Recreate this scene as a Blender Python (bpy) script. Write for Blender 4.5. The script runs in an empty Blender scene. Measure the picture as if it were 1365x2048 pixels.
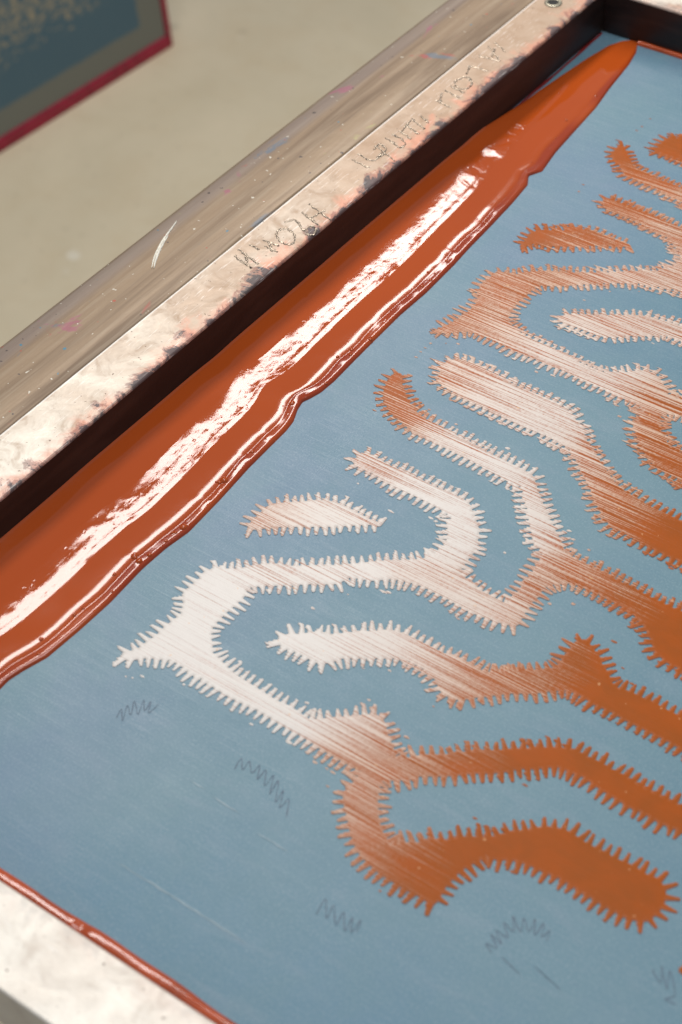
"""Screen-printing frame with a pool of orange ink on a blue stencil."""
import bpy, math, random
import numpy as np
from mathutils import Matrix, Vector

random.seed(7); rng = np.random.default_rng(7)
DATA = {
'B': [[120.1,-766.3],[124.7,-759.1],[126.0,-751.2],[127.4,-744.7],[127.3,-737.8],[127.9,-730.3],[128.6,-722.7],[127.0,-716.6],[120.1,-709.7],[119.2,-700.1],[120.1,-689.8],[121.1,-680.9],[127.2,-679.8],[134.7,-673.3],[140.0,-666.8],[146.8,-660.7],[154.7,-656.1],[161.0,-653.4],[170.4,-646.3],[180.2,-639.7],[190.0,-631.7],[199.4,-623.1],[207.7,-616.0],[216.7,-609.9],[223.5,-603.9],[226.6,-598.4],[229.5,-597.4],[228.3,-587.9],[229.3,-581.1],[224.3,-575.2],[220.0,-568.8],[218.0,-562.3],[207.8,-560.1],[197.1,-559.3],[185.6,-558.9],[174.7,-559.7],[162.2,-558.3],[151.9,-556.9],[144.4,-557.8],[137.6,-555.6],[138.3,-545.9],[148.7,-545.7],[159.9,-546.6],[170.9,-545.9],[182.7,-546.3],[194.3,-546.7],[205.1,-545.9],[214.2,-546.2],[221.0,-548.1],[226.9,-553.7],[233.0,-559.0],[238.4,-564.7],[241.8,-571.6],[244.5,-577.4],[244.2,-575.7],[245.4,-582.5],[245.8,-589.7],[246.6,-596.7],[247.9,-601.0],[252.4,-603.1],[258.9,-603.2],[265.1,-606.3],[271.5,-606.3],[279.2,-606.9],[285.5,-607.0],[287.2,-604.7],[286.7,-599.0],[287.9,-590.9],[286.4,-581.7],[286.2,-573.0],[284.5,-565.2],[282.9,-557.3],[274.0,-552.5],[267.8,-545.9],[267.5,-545.4],[261.3,-538.8],[255.0,-530.4],[247.9,-522.4],[241.4,-515.5],[234.7,-512.7],[235.8,-515.8],[223.6,-514.1],[211.7,-513.0],[199.6,-511.8],[187.8,-511.3],[175.9,-510.7],[163.9,-510.1],[151.8,-509.6],[141.2,-506.2],[132.1,-503.4],[123.8,-498.3],[115.3,-489.6],[111.8,-482.8],[110.7,-472.6],[111.9,-467.2],[116.8,-474.0],[122.7,-479.3],[129.4,-485.6],[137.4,-491.1],[148.1,-495.5],[157.5,-497.1],[167.2,-497.6],[179.3,-498.3],[191.2,-498.9],[203.8,-500.7],[215.5,-501.3],[227.1,-501.9],[237.8,-503.0],[241.1,-504.3],[246.9,-510.2],[252.7,-516.0],[257.7,-520.7],[264.1,-525.9],[269.7,-531.5],[276.0,-536.6],[284.0,-542.7],[290.8,-548.8],[297.8,-551.7],[306.2,-551.9],[314.7,-552.2],[323.8,-552.0],[332.7,-553.3],[340.3,-552.5],[349.1,-553.9],[357.2,-554.1],[365.3,-554.4],[376.4,-554.0],[387.4,-553.6],[418.0,-589.9],[396.8,-591.7],[389.0,-592.3],[382.1,-590.2],[376.5,-587.2],[371.3,-581.2],[365.8,-576.6],[356.9,-571.4],[349.0,-569.6],[340.3,-568.4],[331.5,-567.1],[323.3,-566.9],[315.6,-567.8],[308.5,-569.6],[302.6,-573.6],[298.0,-579.6],[296.9,-585.4],[298.0,-589.8],[296.9,-594.8],[297.9,-601.3],[298.1,-608.2],[299.6,-616.4],[295.1,-618.9],[288.1,-620.8],[280.4,-621.8],[272.7,-622.7],[264.2,-622.7],[255.1,-621.7],[246.6,-621.7],[238.0,-621.6],[230.0,-622.6],[222.7,-624.6],[214.6,-628.6],[207.1,-635.1],[194.5,-640.6],[191.2,-648.7],[184.1,-654.2],[176.6,-659.2],[169.5,-664.7],[162.4,-670.2],[155.0,-675.2],[149.8,-680.2],[147.2,-683.4],[149.9,-689.6],[149.9,-696.9],[149.2,-706.0],[149.2,-713.1],[150.0,-721.1],[153.7,-727.0],[158.7,-731.9],[162.3,-736.3],[168.1,-737.9],[175.2,-739.9],[182.2,-741.9],[189.3,-742.5],[198.4,-743.0],[207.4,-743.5],[216.3,-744.0],[225.2,-743.1],[233.6,-743.9],[240.3,-744.5],[245.8,-740.7],[250.7,-736.1],[255.9,-731.9],[261.1,-727.7],[266.1,-723.1],[270.2,-720.3],[274.8,-721.0],[279.2,-724.4],[283.5,-729.0],[284.5,-728.8],[288.5,-732.4],[293.7,-736.3],[298.2,-740.0],[301.7,-736.4],[306.2,-731.4],[309.7,-727.8],[314.4,-724.6],[319.2,-721.4],[324.0,-716.8],[328.8,-712.3],[334.3,-707.3],[340.8,-702.9],[347.0,-697.4],[353.7,-692.8],[360.2,-687.8],[366.6,-682.8],[372.5,-680.0],[378.3,-678.6],[385.0,-678.9],[391.9,-677.8],[397.9,-678.6],[405.2,-678.4],[411.2,-679.2],[418.9,-679.9],[426.0,-679.8],[433.1,-679.6],[444.1,-679.2],[454.2,-679.2],[460.9,-691.7],[450.9,-691.8],[442.3,-693.1],[435.3,-693.3],[427.8,-692.6],[421.2,-693.7],[413.6,-693.0],[405.9,-692.4],[398.1,-691.7],[389.8,-690.2],[381.2,-691.3],[375.0,-691.9],[369.6,-695.5],[363.5,-700.9],[356.8,-705.5],[351.2,-711.7],[345.1,-717.1],[338.7,-721.5],[332.5,-726.9],[326.4,-732.3],[319.7,-736.9],[314.4,-740.5],[310.9,-744.1],[307.1,-748.5],[301.4,-753.0],[298.6,-756.8],[300.7,-761.9],[304.0,-768.0],[307.9,-773.6],[312.5,-778.6],[317.6,-783.2],[324.0,-786.8],[328.1,-789.2],[331.5,-785.1],[334.8,-781.7],[340.6,-777.7],[344.1,-773.0],[349.8,-770.3],[353.3,-765.6],[357.3,-761.7],[362.5,-758.2],[368.6,-753.9],[373.3,-749.6],[376.3,-744.1],[381.5,-740.5],[385.7,-735.4],[390.3,-731.0],[394.7,-729.2],[400.9,-727.3],[406.7,-727.8],[412.4,-728.4],[417.7,-728.2],[423.5,-727.6],[429.2,-728.1],[435.0,-727.5],[440.8,-726.8],[447.5,-727.8],[453.8,-726.7],[459.6,-729.3],[462.8,-733.6],[464.1,-739.1],[463.8,-744.6],[462.4,-749.8],[459.7,-752.7],[453.9,-754.6],[448.9,-754.9],[442.2,-755.2],[435.0,-754.8],[427.8,-754.4],[420.4,-754.0],[413.1,-753.6],[407.2,-754.3],[401.6,-755.4],[395.5,-755.8],[388.9,-756.9],[384.0,-759.2],[378.9,-762.7],[371.0,-764.8],[371.1,-768.6],[368.4,-774.4],[366.6,-780.1],[365.8,-787.3],[365.6,-794.0],[366.8,-802.4],[365.3,-805.3],[360.0,-804.5],[349.1,-805.3],[341.5,-805.1],[333.8,-804.8],[326.2,-803.4],[320.3,-801.9],[314.4,-799.1],[308.7,-795.1],[303.5,-790.6],[299.5,-786.4],[294.2,-781.8],[290.1,-777.5],[288.0,-771.8],[287.9,-763.4],[288.1,-756.7],[279.7,-756.2],[271.7,-756.2],[264.5,-756.2],[257.3,-756.1],[248.1,-754.8],[234.5,-754.8],[227.1,-754.7],[218.3,-754.3],[210.8,-754.2],[199.5,-755.4],[191.1,-755.8],[182.1,-755.4],[172.2,-754.0],[163.7,-754.5],[155.1,-753.5],[147.2,-753.4],[141.4,-756.0],[136.4,-758.0],[132.0,-761.0],[127.7,-765.3],[124.5,-768.1]],
'C': [[136.6,-451.8],[131.8,-445.4],[134.9,-435.0],[145.0,-431.1],[152.0,-430.7],[160.2,-432.3],[168.9,-432.1],[178.8,-433.7],[166.2,-436.2],[176.2,-435.2],[186.9,-435.4],[196.7,-434.3],[207.2,-434.5],[216.8,-435.3],[225.6,-436.6],[231.8,-439.4],[238.0,-444.1],[244.1,-448.7],[250.8,-454.5],[257.5,-460.2],[264.2,-464.1],[271.6,-469.2],[278.8,-474.3],[287.5,-479.9],[295.4,-482.7],[304.9,-484.4],[314.3,-486.0],[322.9,-486.6],[331.5,-487.1],[340.4,-487.3],[352.1,-487.2],[366.9,-515.0],[355.7,-515.7],[347.7,-516.7],[339.3,-516.3],[330.9,-515.9],[322.4,-515.4],[313.3,-513.9],[305.3,-514.6],[303.0,-512.4],[296.0,-507.7],[288.3,-501.8],[282.0,-496.4],[275.7,-489.4],[268.5,-484.4],[261.3,-477.7],[254.7,-472.2],[247.2,-467.0],[238.7,-465.9],[228.6,-464.1],[220.0,-464.7],[211.3,-465.3],[201.7,-464.6],[192.1,-464.0],[182.4,-463.4],[168.2,-463.6],[157.5,-461.7],[147.6,-461.0],[140.0,-458.7]],
'E': [[108.6,-410.7],[113.0,-399.1],[114.1,-389.5],[114.6,-378.8],[113.8,-368.8],[112.3,-360.7],[106.1,-355.5],[106.0,-347.9],[106.5,-339.9],[109.0,-333.5],[119.5,-329.7],[125.2,-322.9],[132.8,-316.9],[141.7,-311.1],[151.4,-306.8],[160.3,-301.0],[169.2,-295.3],[178.0,-289.5],[186.0,-282.2],[194.8,-276.5],[203.7,-270.7],[209.9,-264.6],[211.4,-254.2],[209.9,-245.8],[204.7,-238.5],[198.7,-232.9],[190.3,-228.7],[180.4,-228.6],[171.4,-225.7],[160.4,-223.9],[149.4,-222.2],[139.3,-222.1],[132.8,-221.8],[127.1,-216.4],[128.0,-211.7],[136.7,-212.1],[144.1,-211.8],[153.9,-212.9],[161.8,-212.3],[170.3,-212.7],[179.3,-214.1],[187.7,-214.5],[193.4,-215.2],[213.1,-216.8],[264.6,-299.7],[241.2,-278.8],[228.8,-280.9],[221.5,-281.6],[213.7,-284.6],[205.1,-286.2],[197.2,-289.3],[188.5,-295.0],[179.7,-300.8],[171.3,-307.3],[162.9,-313.7],[155.0,-321.0],[146.2,-326.7],[139.1,-331.3],[137.4,-338.6],[137.5,-346.6],[136.7,-355.2],[137.6,-364.6],[139.5,-373.3],[146.0,-380.8],[153.3,-383.7],[161.9,-385.8],[172.1,-386.8],[182.2,-387.8],[192.2,-388.7],[203.0,-389.1],[213.6,-391.4],[221.0,-392.1],[227.5,-389.6],[233.3,-385.8],[240.0,-381.4],[245.8,-375.7],[250.8,-372.4],[256.4,-372.4],[263.4,-376.9],[268.8,-380.6],[274.7,-387.2],[279.7,-388.3],[284.3,-383.5],[290.8,-372.1],[303.3,-395.5],[292.4,-398.5],[285.3,-400.5],[280.3,-406.4],[283.7,-415.5],[287.9,-421.3],[293.8,-425.9],[299.5,-430.6],[305.4,-433.4],[310.4,-431.8],[320.7,-428.2],[334.8,-454.8],[322.8,-454.7],[317.5,-451.8],[309.3,-452.3],[300.5,-449.9],[292.6,-445.3],[286.1,-439.5],[279.6,-433.7],[273.9,-425.5],[271.2,-416.8],[268.6,-407.2],[258.1,-403.5],[249.8,-404.6],[240.3,-403.7],[230.7,-402.8],[221.8,-403.3],[212.0,-402.4],[202.2,-401.5],[192.3,-402.5],[182.3,-401.6],[173.1,-402.0],[163.8,-402.4],[153.3,-401.0],[143.1,-400.1],[130.7,-400.6],[126.1,-402.2],[122.3,-404.7],[118.4,-407.2],[114.5,-411.2]],
'G': [[105.5,-298.3],[104.1,-288.9],[103.9,-278.1],[108.4,-273.0],[116.2,-269.1],[123.1,-263.5],[129.9,-258.0],[138.1,-254.9],[145.9,-255.3],[154.1,-256.5],[161.7,-256.9],[170.4,-254.7],[160.8,-259.6],[151.5,-265.0],[143.1,-271.8],[134.2,-278.0],[125.0,-283.5],[117.0,-287.0],[109.9,-289.9]],
'H': [[173.1,-355.1],[174.5,-349.4],[180.9,-346.1],[188.7,-341.0],[197.3,-335.4],[205.9,-329.8],[214.5,-324.1],[223.9,-319.9],[230.6,-319.4],[239.0,-317.8],[248.6,-317.4],[261.4,-316.7],[268.1,-329.4],[255.4,-330.1],[243.5,-330.3],[238.4,-333.6],[230.0,-339.2],[221.5,-344.8],[213.8,-351.7],[204.5,-355.9],[195.2,-356.2],[185.9,-356.5],[178.2,-357.7]],
'I': [[102.0,-145.5],[100.3,-151.7],[101.8,-158.8],[107.7,-164.6],[114.8,-167.9],[119.3,-172.8],[125.1,-176.9],[132.0,-177.1],[141.4,-178.7],[150.1,-179.2],[159.4,-180.9],[168.6,-182.5],[176.3,-183.6],[196.5,-185.4],[188.9,-170.9],[169.0,-170.1],[163.1,-169.3],[156.3,-169.1],[147.6,-168.6],[139.5,-167.6],[130.0,-165.9],[123.0,-164.2],[117.8,-159.6],[112.0,-153.9],[106.1,-148.0]],
'J': [[127.7,-134.2],[126.4,-125.4],[126.6,-117.9],[130.7,-112.9],[136.8,-110.6],[153.1,-103.4],[170.7,-136.6],[150.3,-135.6],[145.0,-135.9],[138.0,-135.6],[132.2,-136.1]],
'A': [[117.3,-641.7],[115.7,-626.6],[116.3,-619.7],[121.3,-613.1],[130.1,-606.1],[140.0,-597.9],[150.6,-593.5],[166.5,-593.7],[178.6,-594.2],[184.1,-592.7],[177.0,-597.4],[168.3,-604.3],[155.7,-613.8],[142.6,-622.6],[129.7,-631.8]],
'D': [[189.8,-706.0],[191.7,-699.9],[197.5,-695.9],[202.6,-691.1],[209.1,-688.1],[214.9,-684.2],[221.4,-678.4],[226.5,-673.5],[233.1,-669.1],[238.2,-664.3],[243.9,-661.8],[251.6,-660.8],[260.0,-660.7],[268.2,-660.6],[276.5,-660.5],[281.6,-658.4],[289.7,-658.3],[297.1,-658.7],[304.4,-659.1],[310.6,-656.2],[316.2,-652.4],[321.3,-647.7],[326.9,-643.9],[308.6,-658.8],[313.7,-654.0],[319.4,-648.8],[325.7,-644.5],[330.1,-638.8],[334.4,-636.0],[338.1,-630.8],[336.8,-623.6],[336.7,-616.9],[336.8,-608.6],[339.7,-605.2],[345.5,-608.2],[352.4,-611.7],[357.2,-616.5],[362.8,-619.4],[367.5,-624.2],[373.6,-626.5],[380.2,-624.7],[387.9,-624.7],[394.9,-623.8],[403.0,-624.7],[414.5,-624.5],[425.3,-624.8],[435.2,-643.4],[424.7,-643.2],[416.5,-642.6],[409.1,-642.6],[401.7,-642.7],[394.2,-642.7],[386.7,-642.7],[380.5,-641.9],[374.1,-642.3],[367.7,-642.8],[361.2,-641.5],[355.4,-641.6],[350.1,-642.5],[344.5,-646.3],[339.6,-651.0],[334.6,-655.7],[329.0,-659.4],[323.5,-663.2],[318.5,-667.9],[314.2,-672.1],[308.0,-677.7],[302.9,-683.0],[298.5,-684.2],[292.4,-684.3],[286.7,-680.4],[281.5,-677.2],[274.2,-675.5],[266.7,-675.2],[259.9,-675.8],[254.9,-677.7],[247.8,-682.6],[240.7,-687.4],[235.0,-691.3],[228.6,-695.6],[224.8,-702.2],[219.1,-706.1],[212.1,-706.7],[203.7,-707.0],[195.8,-708.2]],
'K': [[489.5,-766.9],[490.2,-764.0],[496.4,-757.6],[500.6,-765.7],[492.6,-768.5]],
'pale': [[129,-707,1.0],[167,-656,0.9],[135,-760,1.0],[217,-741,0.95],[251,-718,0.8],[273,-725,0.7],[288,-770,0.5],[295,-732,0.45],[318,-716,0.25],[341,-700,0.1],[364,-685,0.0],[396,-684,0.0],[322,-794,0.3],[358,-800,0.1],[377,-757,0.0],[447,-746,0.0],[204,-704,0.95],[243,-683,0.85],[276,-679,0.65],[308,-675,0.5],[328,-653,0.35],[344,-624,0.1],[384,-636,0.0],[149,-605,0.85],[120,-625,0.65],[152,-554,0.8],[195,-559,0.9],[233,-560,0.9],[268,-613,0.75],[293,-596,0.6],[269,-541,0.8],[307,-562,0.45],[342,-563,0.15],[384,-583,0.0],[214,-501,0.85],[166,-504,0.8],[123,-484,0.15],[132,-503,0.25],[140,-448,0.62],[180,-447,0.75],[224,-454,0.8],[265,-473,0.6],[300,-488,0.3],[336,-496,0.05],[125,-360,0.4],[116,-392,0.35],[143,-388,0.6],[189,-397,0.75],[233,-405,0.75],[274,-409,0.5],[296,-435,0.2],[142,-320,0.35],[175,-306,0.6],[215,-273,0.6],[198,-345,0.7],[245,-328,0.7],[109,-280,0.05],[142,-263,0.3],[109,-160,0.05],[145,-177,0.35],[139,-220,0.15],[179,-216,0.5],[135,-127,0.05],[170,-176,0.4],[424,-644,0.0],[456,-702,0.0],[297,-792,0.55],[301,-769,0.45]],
'pudR': [[37.6,-6.3],[41.7,-15.1],[46.2,-35.8],[51.0,-75.7],[56.1,-106.3],[59.0,-143.4],[62.1,-180.0],[66.8,-207.2],[61.2,-218.0],[66.9,-228.7],[69.8,-255.0],[72.0,-289.5],[73.5,-322.0],[75.3,-344.7],[76.6,-382.7],[75.5,-413.5],[76.6,-451.4],[77.6,-477.3],[78.6,-497.5],[77.9,-512.2],[75.6,-521.1],[73.3,-527.0],[75.3,-535.4],[80.0,-546.1],[81.6,-556.4],[82.3,-578.2],[83.0,-597.9],[85.9,-632.9],[87.6,-666.3],[84.8,-685.1],[84.0,-706.9],[86.0,-739.3],[85.5,-767.4],[83.9,-794.1],[79.2,-809.4],[77.1,-819.6],[77.5,-828.0],[75.7,-855.2],[70.5,-901.9]],
'pudL': [[27.4,0.7],[21.4,-5.0],[14.3,-17.1],[9.3,-45.0],[2.6,-81.8],[-2.5,-109.7],[-6.3,-135.4],[-7.8,-177.5]],
'spk': [[110.1,-415.6],[110.5,-421.1],[111.0,-428.0],[110.4,-434.1],[110.2,-439.2],[111.0,-445.8],[119.9,-422.1],[127.3,-418.0],[100.8,-97.3],[100.7,-110.7],[99.6,-118.0],[102.5,-205.3],[104.3,-214.9],[181.0,-732.1],[132.3,-778.5],[136.2,-777.1],[140.1,-773.1],[181.0,-731.9],[164.4,-764.0],[215.0,-764.9],[240.5,-763.3],[202.1,-653.0],[191.1,-674.1],[218.7,-639.6],[222.4,-637.9],[243.8,-695.4],[257.5,-688.2],[231.9,-734.7],[293.6,-696.0],[260.3,-712.8],[261.1,-766.1],[269.1,-765.9],[273.3,-766.1],[276.6,-775.4],[293.3,-696.0],[298.2,-727.0],[293.5,-722.9],[355.2,-747.6],[339.4,-814.2],[365.7,-713.6],[390.0,-765.1],[211.3,-572.0],[207.2,-570.8],[183.0,-579.9],[150.8,-570.8],[148.9,-486.1],[172.1,-488.3],[212.7,-489.7],[196.0,-471.6],[155.5,-470.2],[233.3,-521.5],[211.9,-520.3],[118.5,-507.1],[195.2,-470.7],[233.6,-521.5],[251.0,-413.5],[223.6,-410.2],[199.6,-410.6],[267.5,-553.1],[291.2,-537.2],[285.0,-532.2],[293.4,-514.9],[258.1,-422.0],[213.6,-489.0],[304.1,-539.6],[291.6,-536.9],[318.9,-583.6],[307.2,-591.4],[285.9,-531.9],[352.8,-525.1],[368.5,-610.8],[354.2,-596.1],[378.4,-618.1],[218.6,-639.0],[221.5,-637.8],[268.3,-632.1],[211.7,-571.2],[262.3,-570.4],[203.1,-297.7],[175.5,-327.8],[239.7,-343.3],[185.7,-309.1],[198.8,-410.4],[188.5,-413.5],[166.6,-379.9],[215.0,-384.0]],
'pen': [[[147.9,-804.8],[146.2,-798.4],[152.4,-804.7],[147.1,-794.2],[153.4,-798.8],[148.5,-789.7],[156.5,-795.8],[152.4,-786.1],[158.2,-792.0],[156.5,-784.3],[161.0,-791.8],[161.5,-783.5]],[[226.8,-795.2],[225.3,-787.0],[230.9,-793.2],[230.3,-786.1],[236.4,-792.0],[236.7,-785.1],[241.7,-793.3],[241.6,-785.9],[247.8,-794.9],[247.3,-786.2],[253.4,-797.7],[251.7,-787.3],[259.4,-800.1],[258.1,-791.1],[263.6,-802.0],[264.1,-794.4],[270.4,-804.6]],[[320.2,-844.4],[318.7,-834.4],[326.0,-843.4],[324.3,-835.0],[332.3,-844.1],[331.1,-835.4],[338.2,-844.3],[336.7,-835.2],[341.4,-843.5],[341.2,-834.3],[343.6,-841.3]],[[407.3,-812.2],[401.7,-809.1],[407.8,-808.3],[400.9,-803.2],[408.7,-804.9],[401.7,-799.7],[409.3,-800.2],[402.6,-793.4],[410.0,-795.5],[404.5,-787.7],[412.9,-793.5],[409.8,-785.5],[416.3,-791.1],[414.8,-782.8],[419.7,-790.9],[419.8,-782.2],[423.3,-789.9],[424.5,-784.0],[426.6,-790.4]],[[478.3,-774.3],[485.8,-778.7],[481.5,-770.0],[489.9,-780.0],[486.2,-770.2],[494.5,-780.2],[491.7,-785.4],[497.5,-784.8]],[[412.7,-811.3],[425.3,-814.4]],[[429.3,-806.4],[446.2,-810.2]]],
'scr': [[[214.1,-879.2],[235.6,-878.9],[256.3,-878.9],[279.8,-878.8],[301.2,-879.1]],[[211.3,-815.0],[221.6,-815.3]],[[228.0,-816.7],[247.1,-817.3]],[[263.6,-821.9],[284.0,-822.0]]],
'let': {"N":[[[-32.2,-463.1],[-13.5,-467.5]],[[-34.6,-455.5],[-12.5,-461.3]],[[-28.1,-456.2],[-17.3,-466.5]]],"I":[[[-31.6,-447.2],[-22.3,-447.5]]],"M":[[[-21.5,-442.1],[-9.4,-442.7]],[[-26.8,-437.1],[-13.1,-436.7]],[[-22.6,-437.2],[-13.1,-444.3]]],"O":[[[-24.6,-422.8],[-21.6,-417.3],[-12.8,-419.4],[-7.1,-425.7],[-7.9,-431.8],[-14.8,-432.1],[-21.6,-428.0],[-24.6,-422.8]]],"J":[[[-26.6,-411.8],[-22.4,-405.5],[-8.9,-412.6]],[[-8.9,-412.6],[-8.3,-405.0],[-3.1,-406.0],[-0.6,-412.9],[-5.5,-414.7]]],"H":[[[-23.7,-395.3],[-2.8,-401.5]],[[-25.7,-384.1],[-0.5,-391.3]],[[-14.1,-397.2],[-11.4,-383.7]]],"I.1":[[[-32.0,-320.9],[-15.4,-322.8]]],"L":[[[-33.1,-312.2],[-18.2,-313.7],[-19.3,-301.7]]],"S":[[[-26.0,-301.3],[-26.9,-292.3],[-18.4,-296.4],[-16.2,-306.1]],[[-27.9,-296.1],[-4.3,-304.8]]],"B":[[[-27.7,-283.1],[-11.0,-288.5]],[[-26.3,-275.8],[-11.0,-280.5],[-10.4,-288.1]],[[-24.2,-269.5],[-10.9,-274.0]]],"R":[[[-25.0,-260.2],[-9.6,-265.1]],[[-25.8,-250.8],[-9.6,-256.9]],[[-22.2,-268.3],[-25.7,-252.4]],[[-22.3,-243.6],[-11.6,-248.4]]],"M.1":[[[-25.2,-218.6],[-9.0,-221.8]],[[-26.8,-207.7],[-20.2,-220.5]],[[-27.3,-202.8],[-11.0,-206.1]]],"O.1":[[[-27.2,-187.2],[-24.5,-178.4],[-15.8,-181.6],[-13.0,-190.2],[-18.1,-195.2],[-25.5,-191.3],[-27.2,-187.2]]],"L.1":[[[-26.5,-195.4],[-12.3,-198.4]]],"T":[[[-31.4,-163.4],[-13.9,-161.2]],[[-29.3,-163.8],[-25.6,-173.8]]],"A":[[[-32.2,-146.0],[-13.9,-143.4]],[[-13.9,-143.4],[-34.4,-129.2]],[[-22.6,-141.7],[-27.2,-130.1]]],"A.1":[[[-32.2,-122.2],[-17.2,-129.2]]]},
'eye': [[-25.3,-42.3]],
'chip': [[-74.8,-504.2],[-79.6,-496.9],[-84.6,-487.6],[-88.7,-478.3],[-92.5,-467.1],[-95.1,-457.2],[-97.3,-449.9]],
'stain': [[1.7,-648.3],[0.7,-637.4],[-1.2,-647.4],[-12.9,-438.7],[-13.2,-435.3],[-15.6,-443.9],[-194.0,-142.9]],
'bub': [[79.2,-704.2],[74.0,-702.5],[82.2,-672.3],[82.0,-681.4],[87.4,-665.7],[86.1,-696.4],[83.1,-703.6],[76.9,-621.4],[77.9,-617.9],[69.4,-533.5],[76.1,-504.4],[74.3,-449.2],[72.7,-470.5],[73.0,-447.5],[47.0,-138.4],[52.6,-164.6],[55.3,-204.3],[69.1,-345.4],[82.5,-362.3],[72.3,-370.4],[71.1,-379.6],[-5.3,-93.5],[76.4,-586.5],[76.4,-571.9],[77.2,-606.0],[81.4,-636.7],[82.2,-733.1]],
'barblob': [[-0.9,-647.7],[-0.4,-653.1],[-2.6,-660.3]],
}
scene = bpy.context.scene

# ------------------------------------------------------------------ camera
cam_d = bpy.data.cameras.new('camera'); cam = bpy.data.objects.new('camera', cam_d)
scene.collection.objects.link(cam); scene.camera = cam
CAM = Vector((0.6588, -1.2359, 0.8086))
RX = ((0.8085, 0.3927, -0.4383), (0.5872, -0.5872, 0.5571), (-0.0386, -0.7078, -0.7054))
M = Matrix([[r[0], -r[1], -r[2], c] for r, c in zip(RX, CAM)] + [[0, 0, 0, 1]])
cam.matrix_world = M
cam_d.sensor_fit = 'VERTICAL'; cam_d.sensor_height = 36.0; cam_d.sensor_width = 24.0
cam_d.lens = 3605.0 / 2048 * 36.0
cam_d.clip_start = 0.05; cam_d.clip_end = 60
cam_d.dof.use_dof = True; cam_d.dof.aperture_fstop = 7.5; cam_d.dof.focus_distance = 1.21

# ------------------------------------------------------------------ world, lamps, exposure
w = bpy.data.worlds.new('World'); scene.world = w; w.use_nodes = True
bg = w.node_tree.nodes['Background']; bg.inputs[0].default_value = (0.80, 0.88, 1.0, 1); bg.inputs[1].default_value = 0.30

def area(name, loc, target, sx, sy, radiance, col):
    d = bpy.data.lights.new(name, 'AREA'); d.shape = 'RECTANGLE'; d.size = sx; d.size_y = sy
    d.energy = radiance * sx * sy * math.pi; d.color = col
    o = bpy.data.objects.new(name, d); scene.collection.objects.link(o); o.location = loc
    v = Vector(target) - Vector(loc)
    z = -v.normalized(); y = Vector((0, 1, 0)); y = (y - z * y.dot(z)).normalized(); x = y.cross(z)
    o.matrix_world = Matrix([[x[i], y[i], z[i], loc[i]] for i in range(3)] + [[0, 0, 0, 1]])
    return o
area('strip_lamp', (-0.80, 0.53, 1.5), (-0.35, 0.53, 0), 0.27, 1.75, 19.0, (1.0, 0.95, 0.90))
area('overhead_fill', (0.30, -0.25, 2.6), (0.2, -0.4, 0), 1.3, 1.3, 6.3, (0.97, 0.98, 1.0))  # added fill for diffuse light from overhead, no such source is seen
scene.view_settings.view_transform = 'Standard'; scene.view_settings.look = 'None'
scene.view_settings.gamma = 1; scene.view_settings.exposure = 0.0
try: scene.view_settings.use_curve_mapping = False
except Exception: pass

# ------------------------------------------------------------------ helpers
def link(o, parent=None):
    scene.collection.objects.link(o)
    if parent: o.parent = parent
    return o
def mesh_obj(name, verts, faces, mat, parent=None, smooth=False):
    me = bpy.data.meshes.new(name); me.from_pydata([tuple(map(float, v)) for v in verts], [], faces); me.update()
    if smooth: me.polygons.foreach_set('use_smooth', [True] * len(me.polygons))
    for m in (mat if isinstance(mat, (list, tuple)) else [mat]): me.materials.append(m)
    return link(bpy.data.objects.new(name, me), parent)
def empty(name, loc, label, cat, group=None):
    o = bpy.data.objects.new(name, None); o.empty_display_size = 0.02; o.location = loc; link(o)
    tag(o, label, cat, group); return o
def tag(o, label=None, cat=None, group=None, kind=None):
    if label: o['label'] = label
    if cat: o['category'] = cat
    if group: o['group'] = group
    if kind: o['kind'] = kind

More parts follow.
